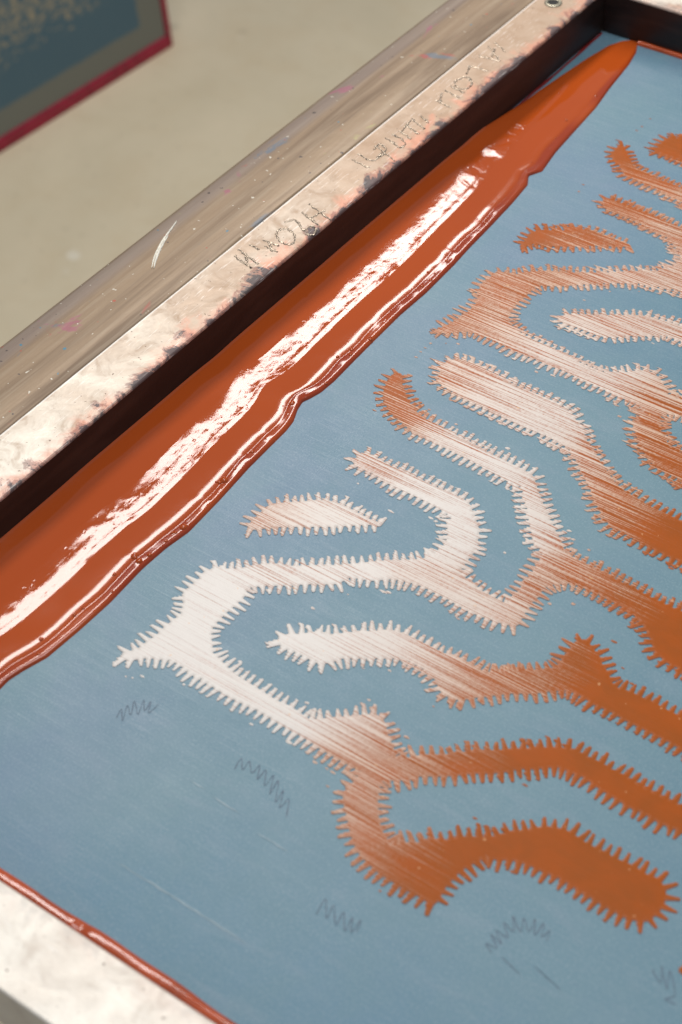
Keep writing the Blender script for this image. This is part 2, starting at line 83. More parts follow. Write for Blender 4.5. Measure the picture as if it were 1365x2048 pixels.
class NT:
    def __init__(s, name):
        s.m = bpy.data.materials.new(name); s.m.use_nodes = True; s.t = s.m.node_tree
        s.b = s.t.nodes['Principled BSDF']
        s.tc = s.t.nodes.new('ShaderNodeTexCoord')
    def n(s, typ, **kw):
        nd = s.t.nodes.new(typ)
        for k, v in kw.items(): setattr(nd, k, v)
        return nd
    def l(s, a, b): s.t.links.new(a, b)
    def set(s, nd, i, v):
        if hasattr(v, 'is_linked') or isinstance(v, bpy.types.NodeSocket): s.l(v, nd.inputs[i])
        else: nd.inputs[i].default_value = v
    def noise(s, scale=(1, 1, 1), detail=3, rough=0.55, dist=0.0, off=(0, 0, 0), vec=None):
        mp = s.n('ShaderNodeMapping'); mp.inputs['Scale'].default_value = scale; mp.inputs['Location'].default_value = off
        s.l(vec or s.tc.outputs['Object'], mp.inputs[0])
        nz = s.n('ShaderNodeTexNoise'); nz.inputs['Scale'].default_value = 1; nz.inputs['Detail'].default_value = detail
        nz.inputs['Roughness'].default_value = rough; nz.inputs['Distortion'].default_value = dist
        s.l(mp.outputs[0], nz.inputs['Vector']); return nz.outputs['Fac']
    def math(s, op, a, b=0.0, c=None, clamp=False):
        nd = s.n('ShaderNodeMath', operation=op, use_clamp=clamp); s.set(nd, 0, a); s.set(nd, 1, b)
        if c is not None: s.set(nd, 2, c)
        return nd.outputs[0]
    def ramp(s, v, lo, hi, a=0.0, b=1.0):
        nd = s.n('ShaderNodeMapRange', interpolation_type='SMOOTHSTEP'); s.set(nd, 0, v)
        nd.inputs[1].default_value = lo; nd.inputs[2].default_value = hi; nd.inputs[3].default_value = a; nd.inputs[4].default_value = b
        return nd.outputs[0]
    def mix(s, f, a, b):
        nd = s.n('ShaderNodeMix', data_type='RGBA'); s.set(nd, 0, f)
        for i, v in ((6, a), (7, b)):
            if isinstance(v, bpy.types.NodeSocket): s.l(v, nd.inputs[i])
            else: nd.inputs[i].default_value = (*v, 1)
        return nd.outputs[2]
    def xyz(s):
        sp = s.n('ShaderNodeSeparateXYZ'); s.l(s.tc.outputs['Object'], sp.inputs[0]); return sp.outputs
    def attr(s, name):
        a = s.n('ShaderNodeAttribute'); a.attribute_name = name; return a.outputs['Fac']
    def bump(s, h, dist, strength=1.0, prev=None):
        b = s.n('ShaderNodeBump'); b.inputs['Strength'].default_value = strength; b.inputs['Distance'].default_value = dist
        s.l(h, b.inputs['Height'])
        if prev: s.l(prev, b.inputs['Normal'])
        return b.outputs[0]
    def out(s, base=None, rough=None, metal=None, normal=None, spec=None):
        for k, v in (('Base Color', base), ('Roughness', rough), ('Metallic', metal), ('Normal', normal), ('Specular IOR Level', spec)):
            if v is None: continue
            if isinstance(v, bpy.types.NodeSocket): s.l(v, s.b.inputs[k])
            else: s.b.inputs[k].default_value = (*v, 1) if isinstance(v, tuple) else v
        return s.m

# ------------------------------------------------------------------ materials
def m_metal(name, across, lo, edgy=0.95):   # stained aluminium; across = axis index of the bar's width, lo = inner edge coordinate, sign
    t = NT(name)
    ax, inner, sgn = across
    pos = t.xyz()[ax]
    d = t.math('MULTIPLY', t.math('SUBTRACT', pos, inner), sgn)           # metres away from the inner edge
    big = t.noise((14, 14, 14), 5, 0.6, 0.6)
    mid = t.noise((55, 55, 55), 6, 0.65, 0.8, (3, 1, 0))
    fine = t.noise((420, 420, 420), 4, 0.7, 0, (1, 7, 0))
    col = t.mix(t.ramp(big, 0.35, 0.7), (0.76, 0.70, 0.60), (0.60, 0.50, 0.40))
    col = t.mix(t.math('MULTIPLY', t.ramp(mid, 0.50, 0.72), 0.6), col, (0.42, 0.27, 0.16))
    yy = t.xyz()[1]
    tan = t.ramp(t.math('ADD', yy, t.math('MULTIPLY', big, 0.5)), -0.65, 0.05, 0.0, 0.85 if ax == 0 else 0.1)
    col = t.mix(tan, col, (0.40, 0.265, 0.17))
    # pink ink stain creeping from the inner edge, dark rim of dried ink
    e = t.math('ADD', d, t.math('MULTIPLY', t.math('SUBTRACT', t.noise((28, 28, 28), 6, 0.65, 1.2, (9, 2, 0)), 0.5), 0.060))
    col = t.mix(t.ramp(e, 0.013, -0.002, 0, edgy * 0.6), col, (0.70, 0.27, 0.17))
    e2 = t.math('ADD', d, t.math('MULTIPLY', t.math('SUBTRACT', t.noise((22, 22, 22), 7, 0.7, 1.5, (4, 5, 0)), 0.56), 0.070))
    dark = t.math('MULTIPLY', t.ramp(e2, -0.0028, -0.0050), edgy)
    col = t.mix(t.math('MULTIPLY', dark, 0.92), col, (0.045, 0.035, 0.042))
    rim = t.math('MULTIPLY', t.ramp(e2, 0.001, -0.002), t.ramp(e2, -0.0046, -0.0026))
    col = t.mix(t.math('MULTIPLY', rim, 0.55 * edgy), col, (0.20, 0.06, 0.055))
    if ax == 0: col = t.mix(t.ramp(d, 0.0392, 0.0405, 0, 0.8), col, (0.92, 0.88, 0.82))  # bright highlight line painted along the outer top edge
    if ax == 1 and sgn < 0: col = t.mix(0.5, col, (0.92, 0.87, 0.78))  # near bar: strong light on it painted in as a paler base
    # specks and scratches
    sp = t.ramp(t.noise((330, 330, 330), 2, 0.5, 0, (2, 2, 2)), 0.70, 0.74)
    col = t.mix(t.math('MULTIPLY', sp, 0.8), col, (0.16, 0.10, 0.07))
    sc = t.ramp(t.noise((900, 60, 900) if ax == 0 else (60, 900, 900), 2, 0.5, 0.3), 0.62, 0.70)
    col = t.mix(t.math('MULTIPLY', sc, 0.35), col, (0.92, 0.88, 0.82))
    r = t.math('ADD', t.ramp(mid, 0.3, 0.7, 0.38, 0.56), t.math('MULTIPLY', fine, 0.16))
    nrm = t.bump(fine, 0.0002, 0.5, t.bump(mid, 0.0008, 0.5))
    return t.out(col, r, t.math('MULTIPLY', t.math('SUBTRACT', 1.0, dark), lo), nrm)
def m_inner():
    t = NT('shade_darkened_metal')
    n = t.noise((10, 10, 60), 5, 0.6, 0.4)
    col = t.mix(t.ramp(n, 0.35, 0.75), (0.014, 0.010, 0.009), (0.045, 0.024, 0.018))  # shade on the bars' inner faces, painted in as near-black base colour
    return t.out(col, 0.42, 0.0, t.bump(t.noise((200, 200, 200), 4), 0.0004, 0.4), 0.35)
def m_rail():
    t = NT('weathered_rail')
    x = t.xyz()[0]
    n1 = t.noise((45, 2.5, 45), 6, 0.65, 0.5); n2 = t.noise((220, 9, 220), 4, 0.6); n3 = t.noise((30, 30, 30), 6, 0.65, 1.0, (4, 4, 0))
    col = t.mix(t.ramp(n1, 0.35, 0.68), (0.31, 0.215, 0.130), (0.165, 0.105, 0.060))
    col = t.mix(t.ramp(n2, 0.45, 0.75, 0, 0.4), col, (0.38, 0.30, 0.21))
    grey = t.math('MULTIPLY', t.ramp(x, -0.088, -0.098), t.ramp(x, -0.112, -0.106))
    col = t.mix(t.math('MULTIPLY', grey, 0.5), col, (0.25, 0.205, 0.185))
    edge = t.ramp(t.math('ADD', x, t.math('MULTIPLY', t.math('SUBTRACT', n3, 0.5), 0.012)), -0.106, -0.112)
    col = t.mix(t.math('MULTIPLY', edge, 0.7), col, (0.20, 0.14, 0.08))
    for off, lo, c in (((1, 5, 0), 0.70, (0.10, 0.16, 0.22)), ((8, 1, 0), 0.71, (0.42, 0.07, 0.06)), ((2, 9, 3), 0.72, (0.36, 0.09, 0.16)), ((6, 6, 1), 0.73, (0.42, 0.42, 0.14))):
        s = t.ramp(t.noise((26, 20, 26), 4, 0.6, 0.6, off), lo - 0.06, lo)
        col = t.mix(t.math('MULTIPLY', s, 0.6), col, c)
    for off, sc, lo, c in (((1, 2, 0), 210, 0.79, (0.08, 0.06, 0.05)), ((5, 5, 0), 160, 0.80, (0.4, 0.09, 0.05)), ((7, 3, 2), 260, 0.78, (0.6, 0.55, 0.45)), ((3, 8, 2), 130, 0.80, (0.07, 0.2, 0.27))):
        s = t.ramp(t.noise((sc, sc, sc), 1, 0.4, 0, off), lo - 0.03, lo)
        col = t.mix(s, col, c)
    r = t.ramp(n1, 0.3, 0.7, 0.42, 0.6)
    return t.out(col, r, 0.15, t.bump(n2, 0.0004, 0.5, t.bump(n3, 0.0015, 0.3)))
def m_emulsion():
    t = NT('blue_stencil_emulsion')
    o = t.xyz(); x = o[0]
    big = t.noise((5, 5, 5), 4, 0.6, 0.4)
    col = t.mix(t.ramp(big, 0.3, 0.7), (0.082, 0.195, 0.255), (0.112, 0.228, 0.270))
    bl = t.ramp(t.math('ADD', o[1], t.math('MULTIPLY', big, 0.16)), -0.72, -0.84)
    col = t.mix(t.math('MULTIPLY', bl, 0.75), col, (0.052, 0.175, 0.262))  # weaker glare at the near end, painted in as deeper blue
    hz = t.noise((2.2, 3.0, 1), 3, 0.5, 0.6, (1, 4, 0))
    col = t.mix(t.ramp(hz, 0.44, 0.68, 0, 0.35), col, (0.060, 0.172, 0.262))
    mo = t.noise((38, 26, 38), 5, 0.7, 0.2, (3, 0, 0))
    col = t.mix(t.ramp(mo, 0.35, 0.75, 0, 0.4), col, (0.150, 0.262, 0.30))
    # wiped residue: fine pale lines along the squeegee's stroke
    st = t.noise((22, 1050, 1), 3, 0.7, 0); st2 = t.noise((7, 330, 1), 3, 0.6, 0, (5, 3, 0))
    band = t.ramp(t.math('ADD', x, t.math('MULTIPLY', big, 0.10)), 0.33, 0.12)
    s = t.math('MULTIPLY', t.ramp(st, 0.50, 0.74), t.math('ADD', t.math('MULTIPLY', band, 0.22), 0.05))
    col = t.mix(s, col, (0.42, 0.49, 0.52))
    col = t.mix(t.ramp(st2, 0.56, 0.8, 0, 0.12), col, (0.30, 0.38, 0.42))
    # old smudges in the emulsion
    sc2 = t.ramp(t.noise((18, 60, 1), 5, 0.7, 0.6, (2, 8, 0)), 0.50, 0.72, 0, 0.30)
    col = t.mix(sc2, col, (0.20, 0.275, 0.335))
    lil = t.math('MULTIPLY', t.ramp(x, 0.24, 0.10), t.ramp(t.noise((9, 7, 1), 4, 0.6, 0.5, (4, 2, 0)), 0.35, 0.65, 0.1, 0.5))
    col = t.mix(lil, col, (0.135, 0.205, 0.310))
    sm = t.math('MULTIPLY', t.ramp(t.noise((32, 30, 1), 3, 0.6, 0.5, (7, 1, 0)), 0.66, 0.74), 0.22)
    col = t.mix(sm, col, (0.07, 0.12, 0.22))
    # woven threads
    wv = t.n('ShaderNodeTexWave', wave_type='BANDS', bands_direction='X'); wv.inputs['Scale'].default_value = 300
    wv2 = t.n('ShaderNodeTexWave', wave_type='BANDS', bands_direction='Y'); wv2.inputs['Scale'].default_value = 300
    for q in (wv, wv2): t.l(t.tc.outputs['Object'], q.inputs['Vector']); q.inputs['Distortion'].default_value = 0.6
    gr = t.noise((700, 700, 1), 3, 0.7)
    h = t.math('ADD', t.math('ADD', wv.outputs['Fac'], wv2.outputs['Fac']), t.math('MULTIPLY', gr, 2.0))
    col = t.mix(t.ramp(gr, 0.45, 0.85, 0, 0.30), col, (0.48, 0.56, 0.6))
    r = t.math('ADD', t.ramp(mo, 0.3, 0.7, 0.36, 0.46), t.math('MULTIPLY', t.math('SUBTRACT', st, 0.5), -0.2))
    nrm = t.bump(h, 0.00008, 0.5, t.bump(st, 0.00016, 0.4))
    return t.out(col, r, 0.0, nrm, 0.55)
def m_film():
    t = NT('scraped_sheen_film')
    pale = t.attr('scrape_sheen'); dist = t.attr('inset')
    l1 = t.noise((9, 980, 1), 2, 0.5, 0); l2 = t.noise((20, 2000, 1), 3, 0.6, 0, (5, 1, 0)); sp = t.noise((500, 420, 1), 3, 0.7, 0, (2, 2, 0))
    cl = t.noise((40, 60, 1), 4, 0.6, 0.5, (1, 1, 0))
    # pale threads in the scraped film, plus the lamp's sheen painted into the colour
    amp = t.ramp(t.xyz()[1], -0.85, -0.42, 0.42, 0.92)
    v = t.math('ADD', t.math('MULTIPLY', t.math('SUBTRACT', l1, 0.5), 3.2), t.math('MULTIPLY', t.math('SUBTRACT', l2, 0.5), 1.3))
    v = t.math('ADD', v, t.math('MULTIPLY', t.math('SUBTRACT', sp, 0.5), 0.9))
    v = t.math('ADD', v, t.math('MULTIPLY', t.math('SUBTRACT', cl, 0.5), 0.5))
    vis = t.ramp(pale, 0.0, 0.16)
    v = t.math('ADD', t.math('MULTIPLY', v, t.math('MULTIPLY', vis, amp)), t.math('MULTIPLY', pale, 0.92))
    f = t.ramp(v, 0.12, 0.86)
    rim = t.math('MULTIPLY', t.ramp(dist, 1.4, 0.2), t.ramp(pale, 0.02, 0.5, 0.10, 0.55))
    f = t.math('MAXIMUM', f, rim, clamp=True)
    ink = t.mix(t.ramp(cl, 0.3, 0.7), (0.40, 0.085, 0.006), (0.34, 0.080, 0.007))
    ink = t.mix(t.ramp(l2, 0.6, 0.8, 0, 0.25), ink, (0.55, 0.20, 0.06))
    mesh_sheen_c = t.mix(t.ramp(pale, 0.3, 1.0), (0.62, 0.40, 0.27), (0.67, 0.615, 0.555))
    col = t.mix(f, ink, mesh_sheen_c)
    dots = t.ramp(t.noise((260, 260, 1), 1, 0.4, 0, (8, 8, 0)), 0.74, 0.78)
    col = t.mix(t.math('MULTIPLY', dots, 0.5), col, (0.72, 0.42, 0.2))
    hh = t.math('ADD', t.math('MULTIPLY', l1, 0.9), t.math('ADD', t.math('MULTIPLY', l2, 0.45), t.math('MULTIPLY', sp, 0.35)))
    nrm = t.bump(hh, 0.00030, 0.6)
    r = t.mix(f, (0.40,) * 3, (0.36,) * 3)
    return t.out(col, 0.36, 0.0, nrm, t.math('ADD', t.math('MULTIPLY', f, 0.42), 0.13))
def m_ink(name='wet_orange_ink'):
    t = NT(name)
    rip = t.attr('ripple')
    o = t.xyz()
    a = t.noise((62, 60, 1), 2, 0.45, 0.3); b = t.noise((340, 200, 1), 3, 0.6, 1.4, (4, 1, 0)); c = t.noise((12, 7, 1), 2, 0.5, 0.5, (3, 1, 0))
    thr = t.math('MULTIPLY', t.ramp(t.noise((16, 9, 1), 2, 0.5, 0, (2, 6, 0)), 0.3, 0.65, 0.35, 1.0), rip)
    h = t.math('ADD', t.math('MULTIPLY', a, 1.0), t.math('MULTIPLY', b, 0.07))
    dent = t.ramp(t.noise((230, 190, 1), 1, 0.5, 0.3, (6, 2, 0)), 0.66, 0.76)
    h = t.math('MULTIPLY', t.math('ADD', h, t.math('MULTIPLY', dent, 0.16)), thr)
    n2 = t.bump(c, 0.0013, 1.0)
    nrm = t.bump(h, 0.00080, 1.0, n2)
    col = t.mix(t.ramp(c, 0.3, 0.7), (0.43, 0.071, 0.0095), (0.40, 0.066, 0.0095))
    film = t.attr('thin')
    col = t.mix(t.math('MULTIPLY', film, 0.7), col, (0.26, 0.028, 0.010))
    t.b.inputs['IOR'].default_value = 1.5
    return t.out(col, t.math('ADD', 0.06, t.math('MULTIPLY', t.attr('lip'), 0.035)), 0.0, nrm, 0.5)
def m_simple(name, col, rough=0.5, metal=0.0, var=0.25, sc=60.0, spec=0.5, bumpd=0.0004):
    t = NT(name); n = t.noise((sc, sc, sc), 5, 0.6, 0.5)
    c = t.mix(t.ramp(n, 0.3, 0.7), tuple(v * (1 - var) for v in col), tuple(min(1, v * (1 + var)) for v in col))
    return t.out(c, rough, metal, t.bump(n, bumpd, 0.5), spec)
def m_floor():
    t = NT('concrete')
    a = t.noise((1.6, 1.6, 1), 6, 0.62, 0.4); b = t.noise((9, 9, 1), 6, 0.65, 0.6, (2, 2, 0)); c = t.noise((45, 45, 1), 4, 0.6)
    col = t.mix(t.ramp(a, 0.32, 0.70), (0.53, 0.455, 0.315), (0.62, 0.53, 0.375))
    col = t.mix(t.ramp(b, 0.42, 0.72, 0, 0.45), col, (0.52, 0.42, 0.27))
    col = t.mix(t.ramp(c, 0.6, 0.8, 0, 0.3), col, (0.24, 0.20, 0.14))
    s = t.ramp(t.noise((11, 11, 1), 2, 0.5, 0, (5, 5, 0)), 0.74, 0.79)
    col = t.mix(t.math('MULTIPLY', s, 0.5), col, (0.7, 0.66, 0.56))
    s = t.ramp(t.noise((7, 7, 1), 2, 0.5, 0, (1, 9, 0)), 0.72, 0.79)
    col = t.mix(t.math('MULTIPLY', s, 0.4), col, (0.15, 0.13, 0.10))
    return t.out(col, 0.75, 0.0, t.bump(b, 0.002, 0.3))
def m_far_stencil():
    t = NT('far_stencil_mesh')
    o = t.xyz(); y, z = o[1], o[2]
    n = t.noise((25, 30, 60), 4, 0.65, 0.8)
    base = t.mix(t.noise((6, 6, 6), 3), (0.045, 0.105, 0.145), (0.065, 0.125, 0.155))
    # grey bare mesh border, then blue emulsion, then its open beige pattern
    edge = t.math('MINIMUM', t.math('MULTIPLY', y, -1.0), z)
    patt = t.math('MULTIPLY', t.ramp(t.math('ADD', z, t.math('MULTIPLY', t.math('SUBTRACT', n, 0.5), 0.30)), 0.15, 0.18), t.ramp(t.math('ADD', y, t.math('MULTIPLY', n, 0.1)), -0.06, -0.12))
    grain = t.ramp(t.noise((110, 70, 110), 3, 0.7), 0.42, 0.60)
    base = t.mix(t.math('MULTIPLY', patt, grain), base, (0.28, 0.245, 0.17))
    col = t.mix(t.ramp(t.math('ADD', edge, t.math('MULTIPLY', n, 0.008)), 0.074, 0.070), base, (0.150, 0.155, 0.128))
    return t.out(col, 0.5, 0.0, t.bump(n, 0.0006, 0.3))

MAT = dict(
    left=m_metal('stained_aluminium_long_bar', (0, 0.0, -1.0), 0.35),
    near=m_metal('stained_aluminium_near_bar', (1, -0.938, -1.0), 0.35, 0.25),
    far=m_metal('stained_aluminium_far_bar', (1, 0.0, 1.0), 0.35, 0.4),
    inner=m_inner(), rail=m_rail(), emul=m_emulsion(), film=m_film(), ink=m_ink(), floor=m_floor(),
    farmesh=m_far_stencil(),
    red=m_simple('dark_red_lacquer', (0.25, 0.003, 0.026), 0.4),
    redline=m_simple('dried_red_seal', (0.17, 0.012, 0.012), 0.35),
    pencil=m_simple('graphite_line', (0.092, 0.145, 0.195), 0.5, var=0.3, sc=900),
    scratch=m_simple('pale_scratch', (0.22, 0.31, 0.35), 0.45, var=0.1),
    weld=m_simple('scored_metal', (0.36, 0.29, 0.22), 0.28, 0.6, 0.8, 420, bumpd=0.0016),
    eyelet=m_simple('dull_brass_ring', (0.42, 0.38, 0.28), 0.35, 0.6),
    hole=m_simple('hole_dark', (0.01, 0.009, 0.008), 0.7),
    chip=m_simple('pale_gouged_paint', (0.72, 0.68, 0.58), 0.35, 0.0, 0.15, 300),
    bead=m_simple('glossy_ink_bead', (0.42, 0.068, 0.016), 0.16, 0, 0.2, 40, 0.6, 0.001),
)

# ------------------------------------------------------------------ setting
def floor():
    X0, X1, Y0, Y1 = -6, 4, -4, 8
    o = mesh_obj('floor', [(X0, Y0, -0.85), (X1, Y0, -0.85), (X1, Y1, -0.85), (X0, Y1, -0.85)], [(0, 1, 2, 3)], MAT['floor'])
    tag(o, 'bare beige concrete workshop floor', kind='structure')
floor()

# ------------------------------------------------------------------ screen frame
frame = empty('screen_frame', (0, 0, 0), 'large stained metal printing screen with blue stencil, holding a pool of orange ink', 'printing screen')
XR = 0.80     # inner face of the right bar, outside the picture
def extrude(name, prof, axis, a0, a1, mats, fm, parent, n=120, wob=0.0):
    """prof: closed list of (across, z); extruded along axis from a0 to a1. fm: material slot per profile edge"""
    V = []; F = []; k = len(prof); mi = []
    for i in range(n + 1):
        s = a0 + (a1 - a0) * i / n
        for j, (p, z) in enumerate(prof):
            q = p + wob * math.sin(s * 9 + j) * 0.5
            V.append((q, s, z) if axis == 1 else (s, q, z))
    for i in range(n):
        for j in range(k):
            a, b = i * k + j, i * k + (j + 1) % k
            F.append((a, b, b + k, a + k)); mi.append(fm[j])
    F.append(tuple(range(k))); mi.append(0); F.append(tuple(n * k + j for j in range(k))[::-1]); mi.append(0)
    o = mesh_obj(name, V, F, mats, parent)
    o.data.polygons.foreach_set('material_index', mi)
    import bmesh
    bm = bmesh.new(); bm.from_mesh(o.data); bmesh.ops.recalc_face_normals(bm, faces=bm.faces); bm.to_mesh(o.data); bm.free()
    return o
def bar_prof(i, o, top=0.040, r=0.0022):
    s = 1 if o > i else -1
    pts = [(i, 0.0), (i, top - r)]
    for a in (30, 60, 90): pts.append((i + s * r * (1 - math.cos(math.radians(a))), top - r + r * math.sin(math.radians(a))))
    r2 = 0.0012
    for a in (0, 45, 90): pts.append((o - s * r2 * (1 - math.sin(math.radians(a))), top - r2 * (1 - math.cos(math.radians(a)))))
    pts.append((o, 0.0))
    return pts
pf = bar_prof(0.0, -0.0415)
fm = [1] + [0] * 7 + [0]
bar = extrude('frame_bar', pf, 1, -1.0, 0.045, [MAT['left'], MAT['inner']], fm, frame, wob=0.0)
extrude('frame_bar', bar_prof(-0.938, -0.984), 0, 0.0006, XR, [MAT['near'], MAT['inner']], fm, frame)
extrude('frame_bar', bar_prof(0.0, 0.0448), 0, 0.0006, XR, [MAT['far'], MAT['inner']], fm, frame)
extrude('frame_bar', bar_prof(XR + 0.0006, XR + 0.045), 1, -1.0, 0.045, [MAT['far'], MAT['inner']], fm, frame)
# rail along the outside of the long bar: gently falling away, rounded outer edge
rp = [(-0.0424, 0.0), (-0.0424, 0.0388), (-0.044, 0.0392), (-0.062, 0.0383), (-0.085, 0.0368), (-0.098, 0.0356), (-0.106, 0.0340), (-0.1115, 0.0308), (-0.1145, 0.0262), (-0.1155, 0.020), (-0.1155, 0.0)]
rail = extrude('side_rail', rp, 1, -1.0, 0.045, [MAT['rail']], [0] * len(rp), frame, wob=0.0009)
for p in rail.data.polygons: p.use_smooth = len(p.vertices) == 4

# stencil sheet (the blue emulsion on its mesh)
def stencil_sheet():
    nx, ny = 60, 70
    V = [(XR * i / nx + 0.0, -0.938 + 0.938 * j / ny, 0.0008) for j in range(ny + 1) for i in range(nx + 1)]
    F = [(j * (nx + 1) + i, j * (nx + 1) + i + 1, (j + 1) * (nx + 1) + i + 1, (j + 1) * (nx + 1) + i) for j in range(ny) for i in range(nx)]
    o = mesh_obj('stencil_sheet', V, F, MAT['emul'], frame)
    return o
sheet = stencil_sheet()

# ------------------------------------------------------------------ openings of the stencil, filled with ink film
DX, DY = 0.55, 0.42     # mm
def seg_dist(PX, PY, ax, ay, bx, by):
    dx, dy = bx - ax, by - ay; L = dx * dx + dy * dy + 1e-9
    t = np.clip(((PX - ax) * dx + (PY - ay) * dy) / L, 0, 1)
    return np.hypot(PX - ax - t * dx, PY - ay - t * dy), t
def smooth_path(P, step):
    P = np.array(P); n = len(P); out = []
    for i in range(n):
        p0, p1, p2, p3 = P[i - 1], P[i], P[(i + 1) % n], P[(i + 2) % n]
        k = max(2, int(np.hypot(*(p2 - p1)) / step))
        for s in np.arange(k) / k:
            out.append(0.5 * ((2 * p1) + (-p0 + p2) * s + (2 * p0 - 5 * p1 + 4 * p2 - p3) * s ** 2 + (-p0 + 3 * p1 - 3 * p2 + p3) * s ** 3))
    return np.array(out)
PALE = np.array(DATA['pale'])  # paleness of the film: bare threads and painted sheen together
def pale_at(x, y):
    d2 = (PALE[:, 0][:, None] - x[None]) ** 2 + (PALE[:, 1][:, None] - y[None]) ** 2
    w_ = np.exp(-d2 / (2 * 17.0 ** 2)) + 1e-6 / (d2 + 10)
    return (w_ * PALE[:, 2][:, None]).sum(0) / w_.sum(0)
def row_noise(ys, scale, seed):
    r = np.random.default_rng(seed); tab = r.random(8192)
    q = ys / scale + 4000; i = np.floor(q).astype(int); f = q - i
    return tab[i % 8192] * (1 - f) + tab[(i + 1) % 8192] * f
def opening(path, seed, z0=0.0011, teeth=True):
    P = smooth_path(path, 1.6)
    area2 = np.sum(P[:, 0] * np.roll(P[:, 1], -1) - np.roll(P[:, 0], -1) * P[:, 1])
    if area2 < 0: P = P[::-1]
    r = random.Random(seed)
    x0, y0 = P.min(0) - 16; x1, y1 = P.max(0) + 12
    x1 = min(x1, 560)
    gx = np.arange(math.floor(x0 / DX) * DX, x1, DX); gy = np.arange(math.floor(y0 / DY) * DY, y1, DY)
    GX, GY = np.meshgrid(gx, gy)
    F = np.full(GX.shape, 9.0)
    inside = np.zeros(GX.shape, bool)
    n = len(P)
    for i in range(n):
        (ax, ay), (bx, by) = P[i], P[(i + 1) % n]
        # crossing test rows
        lo, hi = (ay, by) if ay < by else (by, ay)
        j0, j1 = np.searchsorted(gy, lo, 'left'), np.searchsorted(gy, hi, 'left')
        if j1 > j0:
            yy = gy[j0:j1]; xx = ax + (yy - ay) / (by - ay) * (bx - ax)
            inside[j0:j1] ^= gx[None, :] < xx[:, None]
        m = 6.0
        a0, a1 = np.searchsorted(gx, min(ax, bx) - m), np.searchsorted(gx, max(ax, bx) + m)
        b0, b1 = np.searchsorted(gy, lo - m), np.searchsorted(gy, hi + m)
        if a1 > a0 and b1 > b0:
            d, _ = seg_dist(GX[b0:b1, a0:a1], GY[b0:b1, a0:a1], ax, ay, bx, by)
            F[b0:b1, a0:a1] = np.minimum(F[b0:b1, a0:a1], d)
    F = np.where(inside, -F, F) - (1.1 if teeth else 0.0)
    core = F.copy()
    if teeth:
        seg = np.hypot(*(np.roll(P, -1, 0) - P).T); cum = np.concatenate([[0], np.cumsum(seg)]); L = cum[-1]
        s = 0.0
        while s < L:
            i = int(np.searchsorted(cum, s, 'right') - 1) % n; f = (s - cum[i]) / max(seg[i], 1e-6)
            p = P[i] * (1 - f) + P[(i + 1) % n] * f
            tg = P[(i + 4) % n] - P[(i - 3) % n]; tg = tg / (np.hypot(*tg) + 1e-9)
            nr = np.array([tg[1], -tg[0]])
            a = r.gauss(0, 0.07); ca, sa = math.cos(a), math.sin(a); nr = np.array([nr[0] * ca - nr[1] * sa, nr[0] * sa + nr[1] * ca])
            ln = 7.2 * r.uniform(0.76, 1.18); rb = r.uniform(1.85, 2.3); rt = r.uniform(0.7, 1.15)
            A = p - nr * 0.8; B = p + nr * ln
            m = 2.5
            a0, a1 = np.searchsorted(gx, min(A[0], B[0]) - m), np.searchsorted(gx, max(A[0], B[0]) + m)
            b0, b1 = np.searchsorted(gy, min(A[1], B[1]) - m), np.searchsorted(gy, max(A[1], B[1]) + m)
            if a1 > a0 and b1 > b0:
                bend = r.uniform(-0.7, 0.7)
                d, t = seg_dist(GX[b0:b1, a0:a1], GY[b0:b1, a0:a1], *A, *B)
                side = ((GX[b0:b1, a0:a1] - A[0]) * nr[1] - (GY[b0:b1, a0:a1] - A[1]) * nr[0])
                d = np.abs(d) + 0 * side
                F[b0:b1, a0:a1] = np.minimum(F[b0:b1, a0:a1], d - (rb * (1 - t) + rt * t))
            s += r.uniform(4.7, 5.6)
    # ink dragged back along the stroke in fine threads
    st = row_noise(gy, 0.75, 5) ** 2.6 * (0.4 + 0.9 * row_noise(gy, 9.0, 6)) * 6.0 * np.interp(gy, [-850, -600, -420], [0.25, 0.6, 1.1])
    G = F.copy()
    for k in range(1, 10):
        sh = np.full_like(F, 9.0); sh[:, :-k] = F[:, k:]
        ok = (st / DX)[:, None] - k
        G = np.minimum(G, sh + np.where(ok > 0, 0, -ok * DX * 1.5) + 0.05 * k)
    F = G
    # marching squares
    H, Wd = F.shape; ins = F < 0
    vid = -np.ones(F.shape, int); V = []; A_in = []
    idx = np.argwhere(ins); vid[ins] = np.arange(len(idx))
    vx = list(gx[idx[:, 1]]); vy = list(gy[idx[:, 0]]); vf = list(-F[ins])
    faces = []
    full = ins[:-1, :-1] & ins[1:, :-1] & ins[:-1, 1:] & ins[1:, 1:]
    jj, ii = np.nonzero(full)
    faces += list(zip(vid[jj, ii].tolist(), vid[jj, ii + 1].tolist(), vid[jj + 1, ii + 1].tolist(), vid[jj + 1, ii].tolist()))
    anyc = (ins[:-1, :-1] | ins[1:, :-1] | ins[:-1, 1:] | ins[1:, 1:]) & ~full
    ev = {}
    def edge(j, i, j2, i2):
        key = (j, i, j2, i2) if (j, i) < (j2, i2) else (j2, i2, j, i)
        if key in ev: return ev[key]
        a, b = F[j, i], F[j2, i2]; t = a / (a - b)
        vx.append(gx[i] + (gx[i2] - gx[i]) * t); vy.append(gy[j] + (gy[j2] - gy[j]) * t); vf.append(0.0)
        ev[key] = len(vx) - 1; return ev[key]
    for j, i in zip(*[q.tolist() for q in np.nonzero(anyc)]):
        cs = ((j, i), (j, i + 1), (j + 1, i + 1), (j + 1, i)); poly = []
        for k in range(4):
            a, b = cs[k], cs[(k + 1) % 4]
            if ins[a]: poly.append(int(vid[a]))
            if ins[a] != ins[b]: poly.append(edge(*a, *b))
        if len(poly) >= 3: faces.append(tuple(poly))
    vx = np.array(vx); vy = np.array(vy); vf = np.array(vf)
